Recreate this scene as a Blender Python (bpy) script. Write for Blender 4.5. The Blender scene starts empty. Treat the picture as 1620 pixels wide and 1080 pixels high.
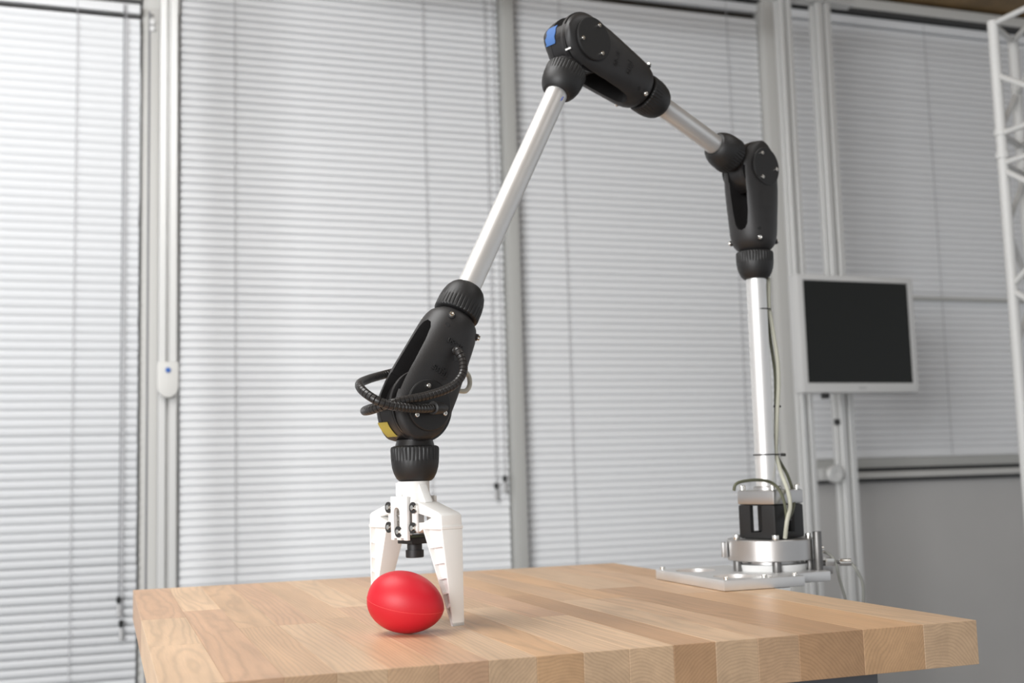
import bpy, bmesh, math, random
from mathutils import Vector, Matrix
random.seed(7)
S = bpy.context.scene
COL = S.collection
# ------------------------------------------------------------------ camera
# world: X along the table's front edge, Y away from the viewer, Z up, table top at z = 0
FPX, PITCH, ROLL, YAW, CAMH = 1859.06, 0.1101, 0.0276, 0.3350, 0.1495
FLOOR = -0.86
F0 = Vector((math.sin(YAW), math.cos(YAW), 0)); R0 = Vector((math.cos(YAW), -math.sin(YAW), 0)); Z = Vector((0, 0, 1))
FW = F0*math.cos(PITCH) + Z*math.sin(PITCH); U0 = -F0*math.sin(PITCH) + Z*math.cos(PITCH)
RT = R0*math.cos(ROLL) - U0*math.sin(ROLL); UP = R0*math.sin(ROLL) + U0*math.cos(ROLL)
CP = Vector((0, 0, CAMH))
cd = bpy.data.cameras.new('camera'); cam = bpy.data.objects.new('camera', cd); COL.objects.link(cam)
cam.matrix_world = Matrix(((RT.x, UP.x, -FW.x, CP.x), (RT.y, UP.y, -FW.y, CP.y), (RT.z, UP.z, -FW.z, CP.z), (0, 0, 0, 1)))
cd.sensor_width = 36; cd.lens = 36*FPX/1620; cd.clip_start = 0.05
cd.dof.use_dof = True; cd.dof.focus_distance = 1.17; cd.dof.aperture_fstop = 6.3
S.camera = cam
# ------------------------------------------------------------------ world, lights, exposure
W = bpy.data.worlds.new('world'); S.world = W; W.use_nodes = True
W.node_tree.nodes['Background'].inputs[0].default_value = (0.93, 0.96, 1.0, 1)
W.node_tree.nodes['Background'].inputs[1].default_value = 0.5
def area(name, loc, target, sx, sy, power, col=(1, 1, 1)):
    l = bpy.data.lights.new(name, 'AREA'); l.shape = 'RECTANGLE'; l.size = sx; l.size_y = sy; l.energy = power; l.color = col
    o = bpy.data.objects.new(name, l); COL.objects.link(o); o.location = loc
    o.rotation_euler = (Vector(target)-Vector(loc)).to_track_quat('-Z', 'Y').to_euler(); return o
area('ceiling_lamp_a', (-0.35, 1.85, 1.67), (-0.35, 2.35, 0), 1.0, 1.9, 43)
area('ceiling_lamp_b', (1.35, 1.2, 1.67), (1.35, 1.6, 0), 0.6, 1.9, 6)
area('added_soft_light', (-2.4, -1.2, 0.8), (-0.3, 2.8, 0.3), 2.2, 1.4, 120, (0.98, 0.99, 1.0))  # added soft source behind left of the viewer, no actual window there
S.view_settings.view_transform = 'Standard'; S.view_settings.look = 'None'
S.view_settings.exposure = 0.3; S.view_settings.gamma = 1.0; S.view_settings.use_curve_mapping = False

# ------------------------------------------------------------------ helpers
class MB:
    """collects vertices and faces; build() links ONE mesh object"""
    def __init__(s): s.v = []; s.f = []
    def add(s, vs, fs):
        b = len(s.v); s.v += [Vector(p) for p in vs]; s.f += [tuple(i+b for i in q) for q in fs]; return s
    def hexa(s, p):   # 4 bottom, 4 top (same winding)
        return s.add(p, [(3, 2, 1, 0), (4, 5, 6, 7), (0, 1, 5, 4), (1, 2, 6, 5), (2, 3, 7, 6), (3, 0, 4, 7)])
    def box(s, x0, x1, y0, y1, z0, z1, M=None):
        p = [Vector(q) for q in ((x0, y0, z0), (x1, y0, z0), (x1, y1, z0), (x0, y1, z0), (x0, y0, z1), (x1, y0, z1), (x1, y1, z1), (x0, y1, z1))]
        if M: p = [M @ q for q in p]
        return s.hexa(p)
    def loft(s, rings, caps=True):
        b = len(s.v); n = len(rings[0])
        for r in rings: s.v += [Vector(p) for p in r]
        for i in range(len(rings)-1):
            for j in range(n):
                k = (j+1) % n
                s.f.append((b+i*n+j, b+i*n+k, b+(i+1)*n+k, b+(i+1)*n+j))
        if caps:
            s.f.append(tuple(b+j for j in range(n))[::-1]); s.f.append(tuple(b+(len(rings)-1)*n+j for j in range(n)))
        return s
    def lathe(s, prof, M, seg=48, knurl=None):   # profile of (along, radius); M maps local z-axis lathe
        rings = []
        for h, r in prof:
            ring = []
            for j in range(seg):
                rr = r
                if knurl and knurl[0] <= h <= knurl[1] and j % knurl[3] == 0: rr = r-knurl[2]
                a = 2*math.pi*j/seg; ring.append(M @ Vector((rr*math.cos(a), rr*math.sin(a), h)))
            rings.append(ring)
        return s.loft(rings)
    def cyl(s, p0, p1, r0, r1=None, seg=24):
        p0 = Vector(p0); p1 = Vector(p1); L = (p1-p0).length
        return s.lathe([(0, r0), (L, r0 if r1 is None else r1)], axis(p0, p1-p0), seg)
    def prism(s, poly, h0, h1, M=None):
        M = M or Matrix(); n = len(poly)
        return s.loft([[M @ Vector((x, y, h0)) for x, y in poly], [M @ Vector((x, y, h1)) for x, y in poly]])
    def tube(s, path, r, seg=12, rf=None):
        pts = [Vector(p) for p in path]; rings = []; nrm = None
        for i, p in enumerate(pts):
            t = (pts[min(i+1, len(pts)-1)]-pts[max(i-1, 0)]).normalized()
            if nrm is None:
                nrm = t.orthogonal().normalized()
            nrm = (nrm-t*nrm.dot(t)).normalized(); bn = t.cross(nrm)
            rr = r if rf is None else r*rf(i)
            rings.append([p+(nrm*math.cos(2*math.pi*j/seg)+bn*math.sin(2*math.pi*j/seg))*rr for j in range(seg)])
        return s.loft(rings)
    def mesh(s, name, org=None, bevel=0, ang=35, smooth=True, seg=2):
        me = bpy.data.meshes.new(name)
        o = org or Vector((0, 0, 0))
        me.from_pydata([tuple(p-o) for p in s.v], [], s.f)
        bm = bmesh.new(); bm.from_mesh(me)
        bmesh.ops.recalc_face_normals(bm, faces=bm.faces)
        if bevel:
            es = [e for e in bm.edges if len(e.link_faces) == 2 and e.calc_face_angle(0) > math.radians(25)]
            bmesh.ops.bevel(bm, geom=es, offset=bevel, segments=seg, affect='EDGES', profile=0.6, clamp_overlap=True)
        bm.to_mesh(me); bm.free()
        if smooth:
            for p in me.polygons: p.use_smooth = True
            me.set_sharp_from_angle(angle=math.radians(ang))
        return me
    def build(s, name, mat, parent=None, org=None, **k):
        me = s.mesh(name, org, **k); me.materials.append(mat)
        return link(name, me, parent, org if parent is None else None)
def link(name, me, parent=None, loc=None):
    o = bpy.data.objects.new(name, me); COL.objects.link(o)
    if parent: o.parent = parent
    if loc: o.location = loc
    return o
def empty(name, loc, label=None, cat=None, group=None):
    o = bpy.data.objects.new(name, None); COL.objects.link(o); o.location = loc; o.empty_display_size = 0.05
    if label: tag(o, label, cat, group)
    return o
def tag(o, label, cat, group=None):
    o['label'] = label; o['category'] = cat
    if group: o['group'] = group
    return o
def struct(o): o['kind'] = 'structure'; return o
def frame(o, x, y, z):
    return Matrix(((x[0], y[0], z[0], o[0]), (x[1], y[1], z[1], o[1]), (x[2], y[2], z[2], o[2]), (0, 0, 0, 1)))
def axis(o, t):
    t = Vector(t).normalized(); x = t.orthogonal().normalized(); return frame(Vector(o), x, t.cross(x), t)
def cut(me, cutters):
    """mesh minus the cutter meshes"""
    o = bpy.data.objects.new('tmp', me); COL.objects.link(o); cs = []
    for c in cutters:
        q = bpy.data.objects.new('cut', c); COL.objects.link(q); cs.append(q)
        m = o.modifiers.new('b', 'BOOLEAN'); m.operation = 'DIFFERENCE'; m.object = q; m.solver = 'EXACT'
    bpy.context.view_layer.update()
    r = bpy.data.meshes.new_from_object(o.evaluated_get(bpy.context.evaluated_depsgraph_get()))
    for q in cs+[o]: bpy.data.objects.remove(q)
    for p in r.polygons: p.use_smooth = True
    r.set_sharp_from_angle(angle=math.radians(32)); return r
def bez(pts, n=8):
    """Catmull-Rom through the points"""
    P = [Vector(p) for p in pts]; P = [P[0]*2-P[1]]+P+[P[-1]*2-P[-2]]; out = []
    for i in range(1, len(P)-2):
        for k in range(n):
            t = k/n; a, b, c, e = P[i-1:i+3]
            out.append(0.5*((2*b)+(c-a)*t+(2*a-5*b+4*c-e)*t*t+(3*b-a-3*c+e)*t**3))
    out.append(P[-2]); return out
def resample(pts, step):
    out = [pts[0].copy()]; need = step
    for a, b in zip(pts, pts[1:]):
        L = (b-a).length; pos = 0
        while L-pos >= need: pos += need; out.append(a.lerp(b, pos/L)); need = step
        need -= L-pos
    return out
def text_mesh(txt, size, M, depth=0.0006):
    c = bpy.data.curves.new('lettering', 'FONT'); c.body = txt; c.size = size; c.extrude = depth; c.align_x = 'CENTER'; c.align_y = 'CENTER'
    o = bpy.data.objects.new('tmp', c); COL.objects.link(o); bpy.context.view_layer.update()
    me = bpy.data.meshes.new_from_object(o.evaluated_get(bpy.context.evaluated_depsgraph_get()))
    bpy.data.objects.remove(o); me.transform(M); me.materials.clear(); return me
def ray(px, py): return RT*((px-810)/FPX)-UP*((py-540)/FPX)+FW
def at_depth(px, py, dep): return CP+ray(px, py)*dep
def at_y(px, py, Y): r = ray(px, py); return CP+r*(Y/r.y)

# ------------------------------------------------------------------ materials
def mat(name, col, rough=0.5, metal=0.0, bump=0.0, bscale=400, var=0.0, vscale=20, spec=0.5, coat=0):
    m = bpy.data.materials.new(name); m.use_nodes = True; nt = m.node_tree; b = nt.nodes['Principled BSDF']
    b.inputs['Base Color'].default_value = (*col, 1); b.inputs['Roughness'].default_value = rough; b.inputs['Metallic'].default_value = metal
    b.inputs['Specular IOR Level'].default_value = spec
    if coat: b.inputs['Coat Weight'].default_value = coat
    tc = nt.nodes.new('ShaderNodeTexCoord')
    if var:
        n = nt.nodes.new('ShaderNodeTexNoise'); n.inputs['Scale'].default_value = vscale; n.inputs['Detail'].default_value = 4
        nt.links.new(tc.outputs['Object'], n.inputs['Vector'])
        r = nt.nodes.new('ShaderNodeValToRGB'); r.color_ramp.elements[0].position = 0.3; r.color_ramp.elements[1].position = 0.7
        r.color_ramp.elements[0].color = (*[c*(1-var) for c in col], 1); r.color_ramp.elements[1].color = (*[min(1, c*(1+var)) for c in col], 1)
        nt.links.new(n.outputs['Fac'], r.inputs[0]); nt.links.new(r.outputs[0], b.inputs['Base Color'])
    if bump:
        n = nt.nodes.new('ShaderNodeTexNoise'); n.inputs['Scale'].default_value = bscale; n.inputs['Detail'].default_value = 3
        nt.links.new(tc.outputs['Object'], n.inputs['Vector'])
        k = nt.nodes.new('ShaderNodeBump'); k.inputs['Strength'].default_value = bump; k.inputs['Distance'].default_value = 0.0004
        nt.links.new(n.outputs['Fac'], k.inputs['Height']); nt.links.new(k.outputs[0], b.inputs['Normal'])
    return m
def glass_mat():
    m = bpy.data.materials.new('window_glass'); m.use_nodes = True; nt = m.node_tree; nt.nodes.clear()
    o = nt.nodes.new('ShaderNodeOutputMaterial'); mx = nt.nodes.new('ShaderNodeMixShader'); t = nt.nodes.new('ShaderNodeBsdfTransparent')
    g = nt.nodes.new('ShaderNodeBsdfGlossy'); fr = nt.nodes.new('ShaderNodeFresnel'); fr.inputs[0].default_value = 1.5
    g.inputs['Roughness'].default_value = 0.02; t.inputs[0].default_value = (0.97, 0.98, 0.98, 1)
    nt.links.new(fr.outputs[0], mx.inputs[0]); nt.links.new(t.outputs[0], mx.inputs[1]); nt.links.new(g.outputs[0], mx.inputs[2]); nt.links.new(mx.outputs[0], o.inputs[0])
    return m
def wood_mat(name, pithx):
    """solid beech: growth rings round a pith, stretched fibres along Y; stave tint from the object colour"""
    m = bpy.data.materials.new(name); m.use_nodes = True; nt = m.node_tree; N = nt.nodes; L = nt.links; b = N['Principled BSDF']
    b.inputs['Roughness'].default_value = 0.42; b.inputs['Specular IOR Level'].default_value = 0.4
    tc = N.new('ShaderNodeTexCoord'); oi = N.new('ShaderNodeObjectInfo')
    def math_(op, a, c=None):
        q = N.new('ShaderNodeMath'); q.operation = op
        for i, x in enumerate((a, c)):
            if x is None: continue
            if isinstance(x, (int, float)): q.inputs[i].default_value = x
            else: L.new(x, q.inputs[i])
        return q.outputs[0]
    def noise(sc, scale, det=3):
        mp = N.new('ShaderNodeMapping'); mp.inputs['Scale'].default_value = sc
        ad = N.new('ShaderNodeVectorMath'); ad.operation = 'ADD'; L.new(tc.outputs['Object'], ad.inputs[0])
        cb = N.new('ShaderNodeCombineXYZ'); L.new(math_('MULTIPLY', oi.outputs['Random'], 7.3), cb.inputs[0]); L.new(math_('MULTIPLY', oi.outputs['Random'], 3.1), cb.inputs[1]); L.new(cb.outputs[0], ad.inputs[1])
        L.new(ad.outputs[0], mp.inputs['Vector'])
        n = N.new('ShaderNodeTexNoise'); n.inputs['Scale'].default_value = scale; n.inputs['Detail'].default_value = det; L.new(mp.outputs[0], n.inputs['Vector']); return n.outputs['Fac']
    sp = N.new('ShaderNodeSeparateXYZ'); L.new(tc.outputs['Object'], sp.inputs[0])
    wob = noise((1, 0.12, 1), 16, 2); wob2 = noise((1, 0.25, 1), 60, 2)
    px = math_('ADD', sp.outputs[0], math_('MULTIPLY', math_('SUBTRACT', oi.outputs['Random'], pithx), 0.13))
    pz = math_('ADD', sp.outputs[2], 0.055)
    dist = math_('SQRT', math_('ADD', math_('MULTIPLY', px, px), math_('MULTIPLY', pz, pz)))
    dist = math_('ADD', dist, math_('MULTIPLY', math_('SUBTRACT', wob, 0.5), 0.03))
    dist = math_('ADD', dist, math_('MULTIPLY', math_('SUBTRACT', wob2, 0.5), 0.0022))
    ringv = math_('SINE', math_('MULTIPLY', dist, 2*math.pi/0.0031))
    ringv = math_('POWER', math_('MULTIPLY', math_('ADD', ringv, 1.0), 0.5), 2.5)
    fib = noise((1, 0.035, 1), 700, 3); blot = noise((1, 0.3, 1), 14, 3)
    k = math_('SUBTRACT', 1.0, math_('MULTIPLY', ringv, 0.15))
    k = math_('MULTIPLY', k, math_('ADD', 0.90, math_('MULTIPLY', fib, 0.2)))
    k = math_('MULTIPLY', k, math_('ADD', 0.76, math_('MULTIPLY', blot, 0.48)))
    strk = noise((1, 0.05, 1), 110, 4); k = math_('MULTIPLY', k, math_('ADD', 0.84, math_('MULTIPLY', strk, 0.32)))
    sn = N.new('ShaderNodeSeparateXYZ'); L.new(tc.outputs['Normal'], sn.inputs[0])   # sawn end grain is darker than the sanded face
    k = math_('MULTIPLY', k, math_('SUBTRACT', 1.0, math_('MULTIPLY', math_('ABSOLUTE', sn.outputs[1]), 0.30)))
    vm = N.new('ShaderNodeVectorMath'); vm.operation = 'SCALE'; L.new(oi.outputs['Color'], vm.inputs[0]); L.new(k, vm.inputs['Scale'])
    L.new(vm.outputs[0], b.inputs['Base Color'])
    bu = N.new('ShaderNodeBump'); bu.inputs['Strength'].default_value = 0.15; bu.inputs['Distance'].default_value = 0.0003; L.new(fib, bu.inputs['Height']); L.new(bu.outputs[0], b.inputs['Normal'])
    return m
def ceiling_mat():
    m = mat('ceiling_wood', (0.20, 0.125, 0.05), 0.6, var=0.35, vscale=6); return m
M = dict(
    black=mat('black_nylon', (0.016, 0.015, 0.015), 0.48, bump=0.35, bscale=900, var=0.12, vscale=60),
    drum=mat('black_gloss_plastic', (0.014, 0.013, 0.013), 0.32),
    hole=mat('hole_black', (0.004, 0.004, 0.004), 0.8),
    collar=mat('collar_black', (0.010, 0.0097, 0.0097), 0.5, bump=0.2, bscale=900),
    alu=mat('tube_aluminium', (0.80, 0.795, 0.78), 0.43, 0.85, var=0.03, vscale=15),
    alu_plate=mat('milled_aluminium', (0.56, 0.55, 0.54), 0.36, 1.0, var=0.05, vscale=25),
    alu_light=mat('plate_aluminium', (0.76, 0.76, 0.755), 0.42, 0.8, var=0.04, vscale=20),
    steel=mat('grey_steel', (0.20, 0.195, 0.19), 0.45, 0.9),
    chrome=mat('screw_steel', (0.78, 0.76, 0.72), 0.22, 1.0),
    white=mat('white_printed_nylon', (0.82, 0.81, 0.785), 0.6, bump=0.12, bscale=700),
    hub=mat('white_plastic', (0.75, 0.75, 0.74), 0.5),
    red=mat('red_foam', (0.55, 0.010, 0.022), 0.47, bump=0.10, bscale=600, spec=0.45),
    seam=mat('red_seam', (0.70, 0.05, 0.055), 0.5),
    extr=mat('anodised_profile', (0.60, 0.60, 0.585), 0.42, 0.35),
    frame=mat('window_frame_paint', (0.56, 0.555, 0.53), 0.5),
    mull=mat('mullion_paint', (0.42, 0.42, 0.40), 0.5),
    dark=mat('gasket_and_shadow', (0.05, 0.05, 0.05), 0.6),  # sill lines, and the painted shadow under the window heads
    slat=mat('blind_slat', (0.79, 0.80, 0.81), 0.42, 0.0, spec=0.6),
    cord=mat('blind_cord', (0.42, 0.42, 0.43), 0.7),
    dcord=mat('dark_cord', (0.16, 0.16, 0.17), 0.7),
    tassel=mat('tassel_black', (0.02, 0.02, 0.02), 0.5),
    weight=mat('tassel_grey', (0.42, 0.42, 0.42), 0.4),
    panel=mat('grey_panel', (0.50, 0.49, 0.475), 0.7, var=0.03, vscale=3),
    wall=mat('wall_paint', (0.45, 0.45, 0.45), 0.8),
    floor=mat('grey_floor', (0.30, 0.30, 0.31), 0.5, var=0.08, vscale=4),
    ceil=ceiling_mat(), glass=glass_mat(),
    mon=mat('monitor_plastic', (0.55, 0.55, 0.54), 0.45), screen=mat('dead_screen', (0.009, 0.010, 0.009), 0.4, spec=0.3),
    truss=mat('white_truss_paint', (0.60, 0.60, 0.585), 0.4),
    blue=mat('blue_tape', (0.035, 0.11, 0.30), 0.65, bump=0.3, bscale=200), yellow=mat('yellow_tape', (0.42, 0.335, 0.06), 0.6, bump=0.3, bscale=200),
    ink=mat('blue_ink', (0.10, 0.13, 0.38), 0.5), btn=mat('blue_button', (0.04, 0.12, 0.38), 0.4), box=mat('control_box_plastic', (0.55, 0.545, 0.52), 0.5),
    mark=mat('white_mark', (0.85, 0.85, 0.82), 0.5),
    cable=mat('beige_cable', (0.46, 0.46, 0.38), 0.5), olive=mat('olive_cable', (0.10, 0.105, 0.065), 0.5), hose=mat('corrugated_black', (0.020, 0.018, 0.017), 0.36),
    ivory=mat('ivory_hose', (0.56, 0.55, 0.48), 0.4), braid=mat('braided_grey', (0.33, 0.33, 0.30), 0.5, bump=0.6, bscale=300),
    pcb=mat('circuit_board', (0.025, 0.035, 0.02), 0.5), bframe=mat('bench_steel', (0.10, 0.105, 0.115), 0.5),
    woods=[wood_mat('beech_'+n, p) for n, p in (('a', 0.15), ('b', 0.5), ('c', 0.85))],
)
# ------------------------------------------------------------------ room shell
YW = 3.192                                   # plane of the window wall
struct(MB().box(-3.5, 5.0, -2.6, 3.75, FLOOR-0.05, FLOOR).build('floor', M['floor'], smooth=False))
struct(MB().box(-3.5, 5.0, -2.6, 3.75, 1.69, 1.73).build('ceiling', M['ceil'], smooth=False))
struct(MB().box(-3.5, 5.0, 3.70, 3.75, FLOOR, 1.69).build('wall_back', M['wall'], smooth=False))
# grey parapet panel below the right-hand window
struct(MB().box(1.985, 4.2, YW-0.01, YW+0.04, FLOOR, 0.085).build('wall_right', M['panel'], smooth=False))
def bar(x0, x1, y0, y1, z0, z1, name, m, parent=None, org=None, bevel=0.002): return MB().box(x0, x1, y0, y1, z0, z1).build(name, m, parent, org, bevel=bevel)
def window(name, x0, x1, z0, z1, pane=True, head=0.034, bm='frame'):
    org = Vector(((x0+x1)/2, YW, z0)); w = struct(empty(name, org))
    bar(x0, x1, YW-0.035, YW+0.03, z1, z1+head, 'head_rail', M['frame'], w, org)
    bar(x0, x1, YW-0.030, YW+0.03, z1-0.014, z1-0.001, 'head_shadow_strip', M['dark'], w, org, 0)  # dark strip standing in for the shadow gap below the head rail
    bar(x0, x1, YW-0.035, YW+0.03, z0-0.03, z0, 'bottom_rail', M[bm], w, org)
    if pane: bar(x0, x1, YW+0.016, YW+0.021, z0+0.001, z1-0.016, 'pane', M['glass'], w, org, 0)
    return w, org
# left bay, lower head; its blind hangs on the room side
w1, o1 = window('window_1', -1.30, 0.082, FLOOR+0.06, 1.425, pane=False)
bar(-1.30, 0.082, YW+0.012, YW+0.017, FLOOR+0.061, 1.40, 'pane', M['glass'], w1, o1, 0)
struct(MB().box(0.084, 0.128, YW-0.045, YW+0.03, FLOOR, 1.40).box(0.084, 0.180, YW-0.02, YW+0.03, 1.4005, 1.688).build('trim_1', M['frame'], bevel=0.004))
for gx in (0.099,):
    o = struct(MB().box(gx, gx+0.005, YW-0.0463, YW-0.0448, FLOOR, 1.39).build('trim_groove', M['dcord'], smooth=False))
    o.parent = bpy.data.objects['trim_1']
struct(MB().box(-1.30, 0.083, YW-0.025, YW+0.03, 1.4595, 1.688).build('trim_5', M['frame'], bevel=0.003))
struct(MB().box(0.130, 0.178, YW-0.02, YW+0.03, FLOOR, 1.40).build('trim_2', M['frame'], bevel=0.003))
window('window_2', 0.180, 1.094, -0.60, 1.645)
struct(MB().box(1.094, 1.128, YW-0.045, YW+0.03, FLOOR, 1.688).build('trim_3', M['mull'], bevel=0.003))
window('window_3', 1.128, 1.980, -0.60, 1.645)
struct(MB().box(1.980, 2.030, YW-0.04, YW+0.03, -0.62, 1.688).build('trim_4', M['frame'], bevel=0.003))
w4, o4 = window('window_4', 2.030, 4.20, 0.160, 1.645, bm='mull')
bar(2.03, 4.20, YW-0.020, YW-0.005, 0.672, 0.684, 'transom', M['mull'], w4, o4, 0.001)
bar(2.03, 4.20, YW-0.022, YW+0.03, 0.118, 0.129, 'sill_groove', M['dark'], w4, o4, 0)
bar(2.03, 4.20, YW-0.06, YW+0.03, 0.098, 0.117, 'sill', M['frame'], w4, o4)
bar(2.03, 4.20, YW-0.035, YW+0.03, 0.085, 0.0975, 'sill_gasket', M['dark'], w4, o4, 0)
# ------------------------------------------------------------------ venetian blinds
def slat_mesh(L, width=0.025, tilt=62, camber=0.0022):
    t = math.radians(tilt); mb = MB(); rings = []
    K = 6
    def pt(s, off):
        c = camber*(1-(2*s)**2)+off
        # s along the width (-.5 .. .5), c normal; upper edge leans away from the room
        a = Vector((0, math.cos(t), math.sin(t))); nn = Vector((0, -math.sin(t), math.cos(t)))
        return a*(s*width)+nn*c
    prof = [pt(-0.5+i/K, 0.00015) for i in range(K+1)]+[pt(0.5-i/K, -0.00015) for i in range(K+1)]
    return MB().loft([[Vector((-L/2, 0, 0))+p for p in prof], [Vector((L/2, 0, 0))+p for p in prof]])
def blind(x0, x1, z0, z1, Y, label, ladders, tilt=62, pitch=0.0212, cords=(), rail=True):
    org = Vector(((x0+x1)/2, Y, z0)); b = empty('venetian_blind', org, label, 'blind')
    me = slat_mesh(x1-x0, tilt=tilt).mesh('slat', ang=60); me.materials.append(M['slat'])
    n = int((z1-z0-0.03)/pitch)
    for i in range(n):
        o = link('slat', me, b, (random.uniform(-.0006, .0006), 0, 0.02+i*pitch)); o.rotation_euler = (random.gauss(0, 0.011), random.gauss(0, 0.0004), 0)
    bar(x0, x1, Y-0.013, Y+0.013, z1-0.02, z1+0.005, 'top_rail', M['slat'], b, org)
    bar(x0, x1, Y-0.012, Y+0.012, z0-0.004, z0+0.008, 'bottom_rail', M['slat'], b, org)
    for lx in ladders:
        MB().cyl((lx, Y-0.0135, z0), (lx, Y-0.0135, z1), 0.0010, seg=6).build('ladder_cord', M['cord'], b, org)
    for (cx, zb, dark) in cords:
        c = MB().cyl((cx, Y-0.017, zb), (cx, Y-0.017, z1), 0.0014, seg=6).build('pull_cord', M['dcord' if dark else 'cord'], b, org)
        MB().lathe([(0, 0.002), (0.006, 0.006), (0.014, 0.0065), (0.019, 0.003)], frame(Vector((cx, Y-0.017, zb-0.015)), (1, 0, 0), (0, 1, 0), (0, 0, 1)), 12).build('cord_knob', M['tassel'], c, org)
        MB().lathe([(0, 0.0035), (0.002, 0.0055), (0.026, 0.004), (0.030, 0.002)], frame(Vector((cx, Y-0.017, zb-0.046)), (1, 0, 0), (0, 1, 0), (0, 0, 1)), 12).build('cord_weight', M['weight'], c, org)
    return b
Y1 = YW-0.062
blind(-1.25, 0.0775, -0.75, 1.39, Y1, 'bright white venetian blind at the far left, with two dark pull cords', (-0.077, -0.65), tilt=121, pitch=0.0214, cords=((0.037, -0.134, True), (0.0430, -0.192, False)))
blind(0.184, 1.090, -0.55, 1.62, YW, 'white venetian blind behind the gripper, between the slotted post and the thin mullion', (0.326, 0.86), tilt=70, cords=((1.046, 0.115, False), (1.072, 0.135, False)))
blind(1.132, 1.976, -0.55, 1.62, YW, 'grey venetian blind behind the upright pole of the arm', (1.285, 1.86), tilt=72)
blind(2.034, 4.19, 0.165, 1.62, YW, 'short grey venetian blind behind the monitor, above the grey panel', (2.62, 3.4), tilt=75)
# ------------------------------------------------------------------ aluminium profile frame
def profile_poly(w, h, sl=0.008, dp=0.0125):
    x, y, s = w/2, h/2, sl/2
    return [(-x, -y), (-s, -y), (-s, -y+dp), (s, -y+dp), (s, -y), (x, -y), (x, -s), (x-dp, -s), (x-dp, s), (x, s), (x, y), (s, y), (s, y-dp), (-s, y-dp), (-s, y), (-x, y), (-x, s), (-x+dp, s), (-x+dp, -s), (-x, -s)]
def post(x0, x1, yf, dep, z0, z1, label):
    cx = (x0+x1)/2; cy = yf+dep/2; org = Vector((cx, cy, z0))
    root = empty('profile_post', org, label, 'post', 'slotted aluminium profile posts')
    MB().prism(profile_poly(x1-x0, dep), z0, z1, Matrix.Translation((cx, cy, 0))).build('profile', M['extr'], root, org, bevel=0.0012, seg=1)
    MB().box(x0-0.012, x1+0.012, yf-0.005, yf+dep+0.012, z0, z0+0.012).build('foot_plate', M['steel'], root, org, bevel=0.002)
    return root, org
YP = 2.842
p0, _ = post(0.117, 0.157, YP, 0.04, FLOOR, 1.688, 'pale slotted aluminium post at the left carrying the small control box')
p1, op1 = post(1.842, 1.880, YP, 0.036, FLOOR, 1.500, 'aluminium profile post just behind the upright pole, left of the monitor')
p2, op2 = post(1.968, 2.014, YP, 0.045, FLOOR, 1.500, 'wider aluminium profile post behind the left half of the monitor')
beam = empty('profile_beam', Vector((1.92, YP, 1.501)), 'horizontal aluminium beam capping the two posts above the monitor', 'beam')
bo = Vector((1.92, YP, 1.501))
MB().prism(profile_poly(0.04, 0.04), 0.55, 2.10, frame(Vector((0, YP+0.02, 1.522)), (0, 1, 0), (0, 0, 1), (1, 0, 0))).build('profile', M['extr'], beam, bo, bevel=0.001, seg=1)
MB().lathe([(0, 0.010), (0.006, 0.010), (0.008, 0.008)], axis((1.991, YP, 1.515), (0, -1, 0)), 20).build('bolt', M['chrome'], beam, bo)
arm_b = MB().prism(profile_poly(0.034, 0.034), 0, 1.2, frame(Vector((1.861, YP-0.001, 1.519)), (1, 0, 0), (0, 0, 1), (0, -1, 0))).build('profile_beam', M['extr'], bevel=0.001, seg=1)
tag(arm_b, 'aluminium beam running from the post top towards the viewer', 'beam')
cross = empty('cross_brace', Vector((1.92, YP, 0.1)), 'short aluminium cross brace with a round knob between the two posts under the monitor', 'brace')
co = Vector((1.92, YP, 0.1))
MB().box(1.8805, 1.9675, YP+0.006, YP+0.03, 0.100, 0.135).build('bar', M['extr'], cross, co, bevel=0.002)
MB().lathe([(0, 0.012), (0.012, 0.012), (0.012, 0.024), (0.022, 0.026), (0.028, 0.022), (0.028, 0.012), (0.024, 0.0)], axis((1.928, YP+0.006, 0.118), (0, -1, 0)), 32).build('knob', M['extr'], cross, co)
# control box on the left post
cb = at_y(263, 600, YP); cbo = Vector((0.1372, YP, cb.z))
root = empty('control_box', cbo, 'small grey control box with a blue button clipped on the left post', 'control box')
poly = [(-0.024, 0.040), (-0.024, -0.018)]+[(0.024*math.cos(a), -0.018-0.026*math.sin(a)) for a in [math.pi-math.pi*i/10 for i in range(1, 10)]]+[(0.024, -0.018), (0.024, 0.040)]
MB().prism(poly, 0.0005, 0.020, frame(cbo, (1, 0, 0), (0, 0, 1), (0, -1, 0))).build('case', M['box'], root, cbo, bevel=0.004)
MB().lathe([(0, 0.0062), (0.002, 0.0062), (0.003, 0.005)], axis(cbo+Vector((0, -0.0202, 0.020)), (0, -1, 0)), 20).build('button', M['btn'], root, cbo)
latch = at_y(232, 38, YW-0.04)
lo = Vector((0.108, YW-0.043, latch.z))
r2 = empty('window_latch', lo, 'tiny clear latch at the top of the frame strip beside the left post', 'latch')
MB().box(0.102, 0.115, YW-0.053, YW-0.0465, latch.z-0.004, latch.z+0.010).box(0.102, 0.115, YW-0.053, YW-0.0465, latch.z-0.022, latch.z-0.008).build('clip', M['hub'], r2, lo, bevel=0.002)
MB().cyl((0.1085, YW-0.0450, latch.z+0.022), (0.1085, YW-0.049, latch.z+0.022), 0.004, seg=12).build('screw', M['steel'], r2, lo)
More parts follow.
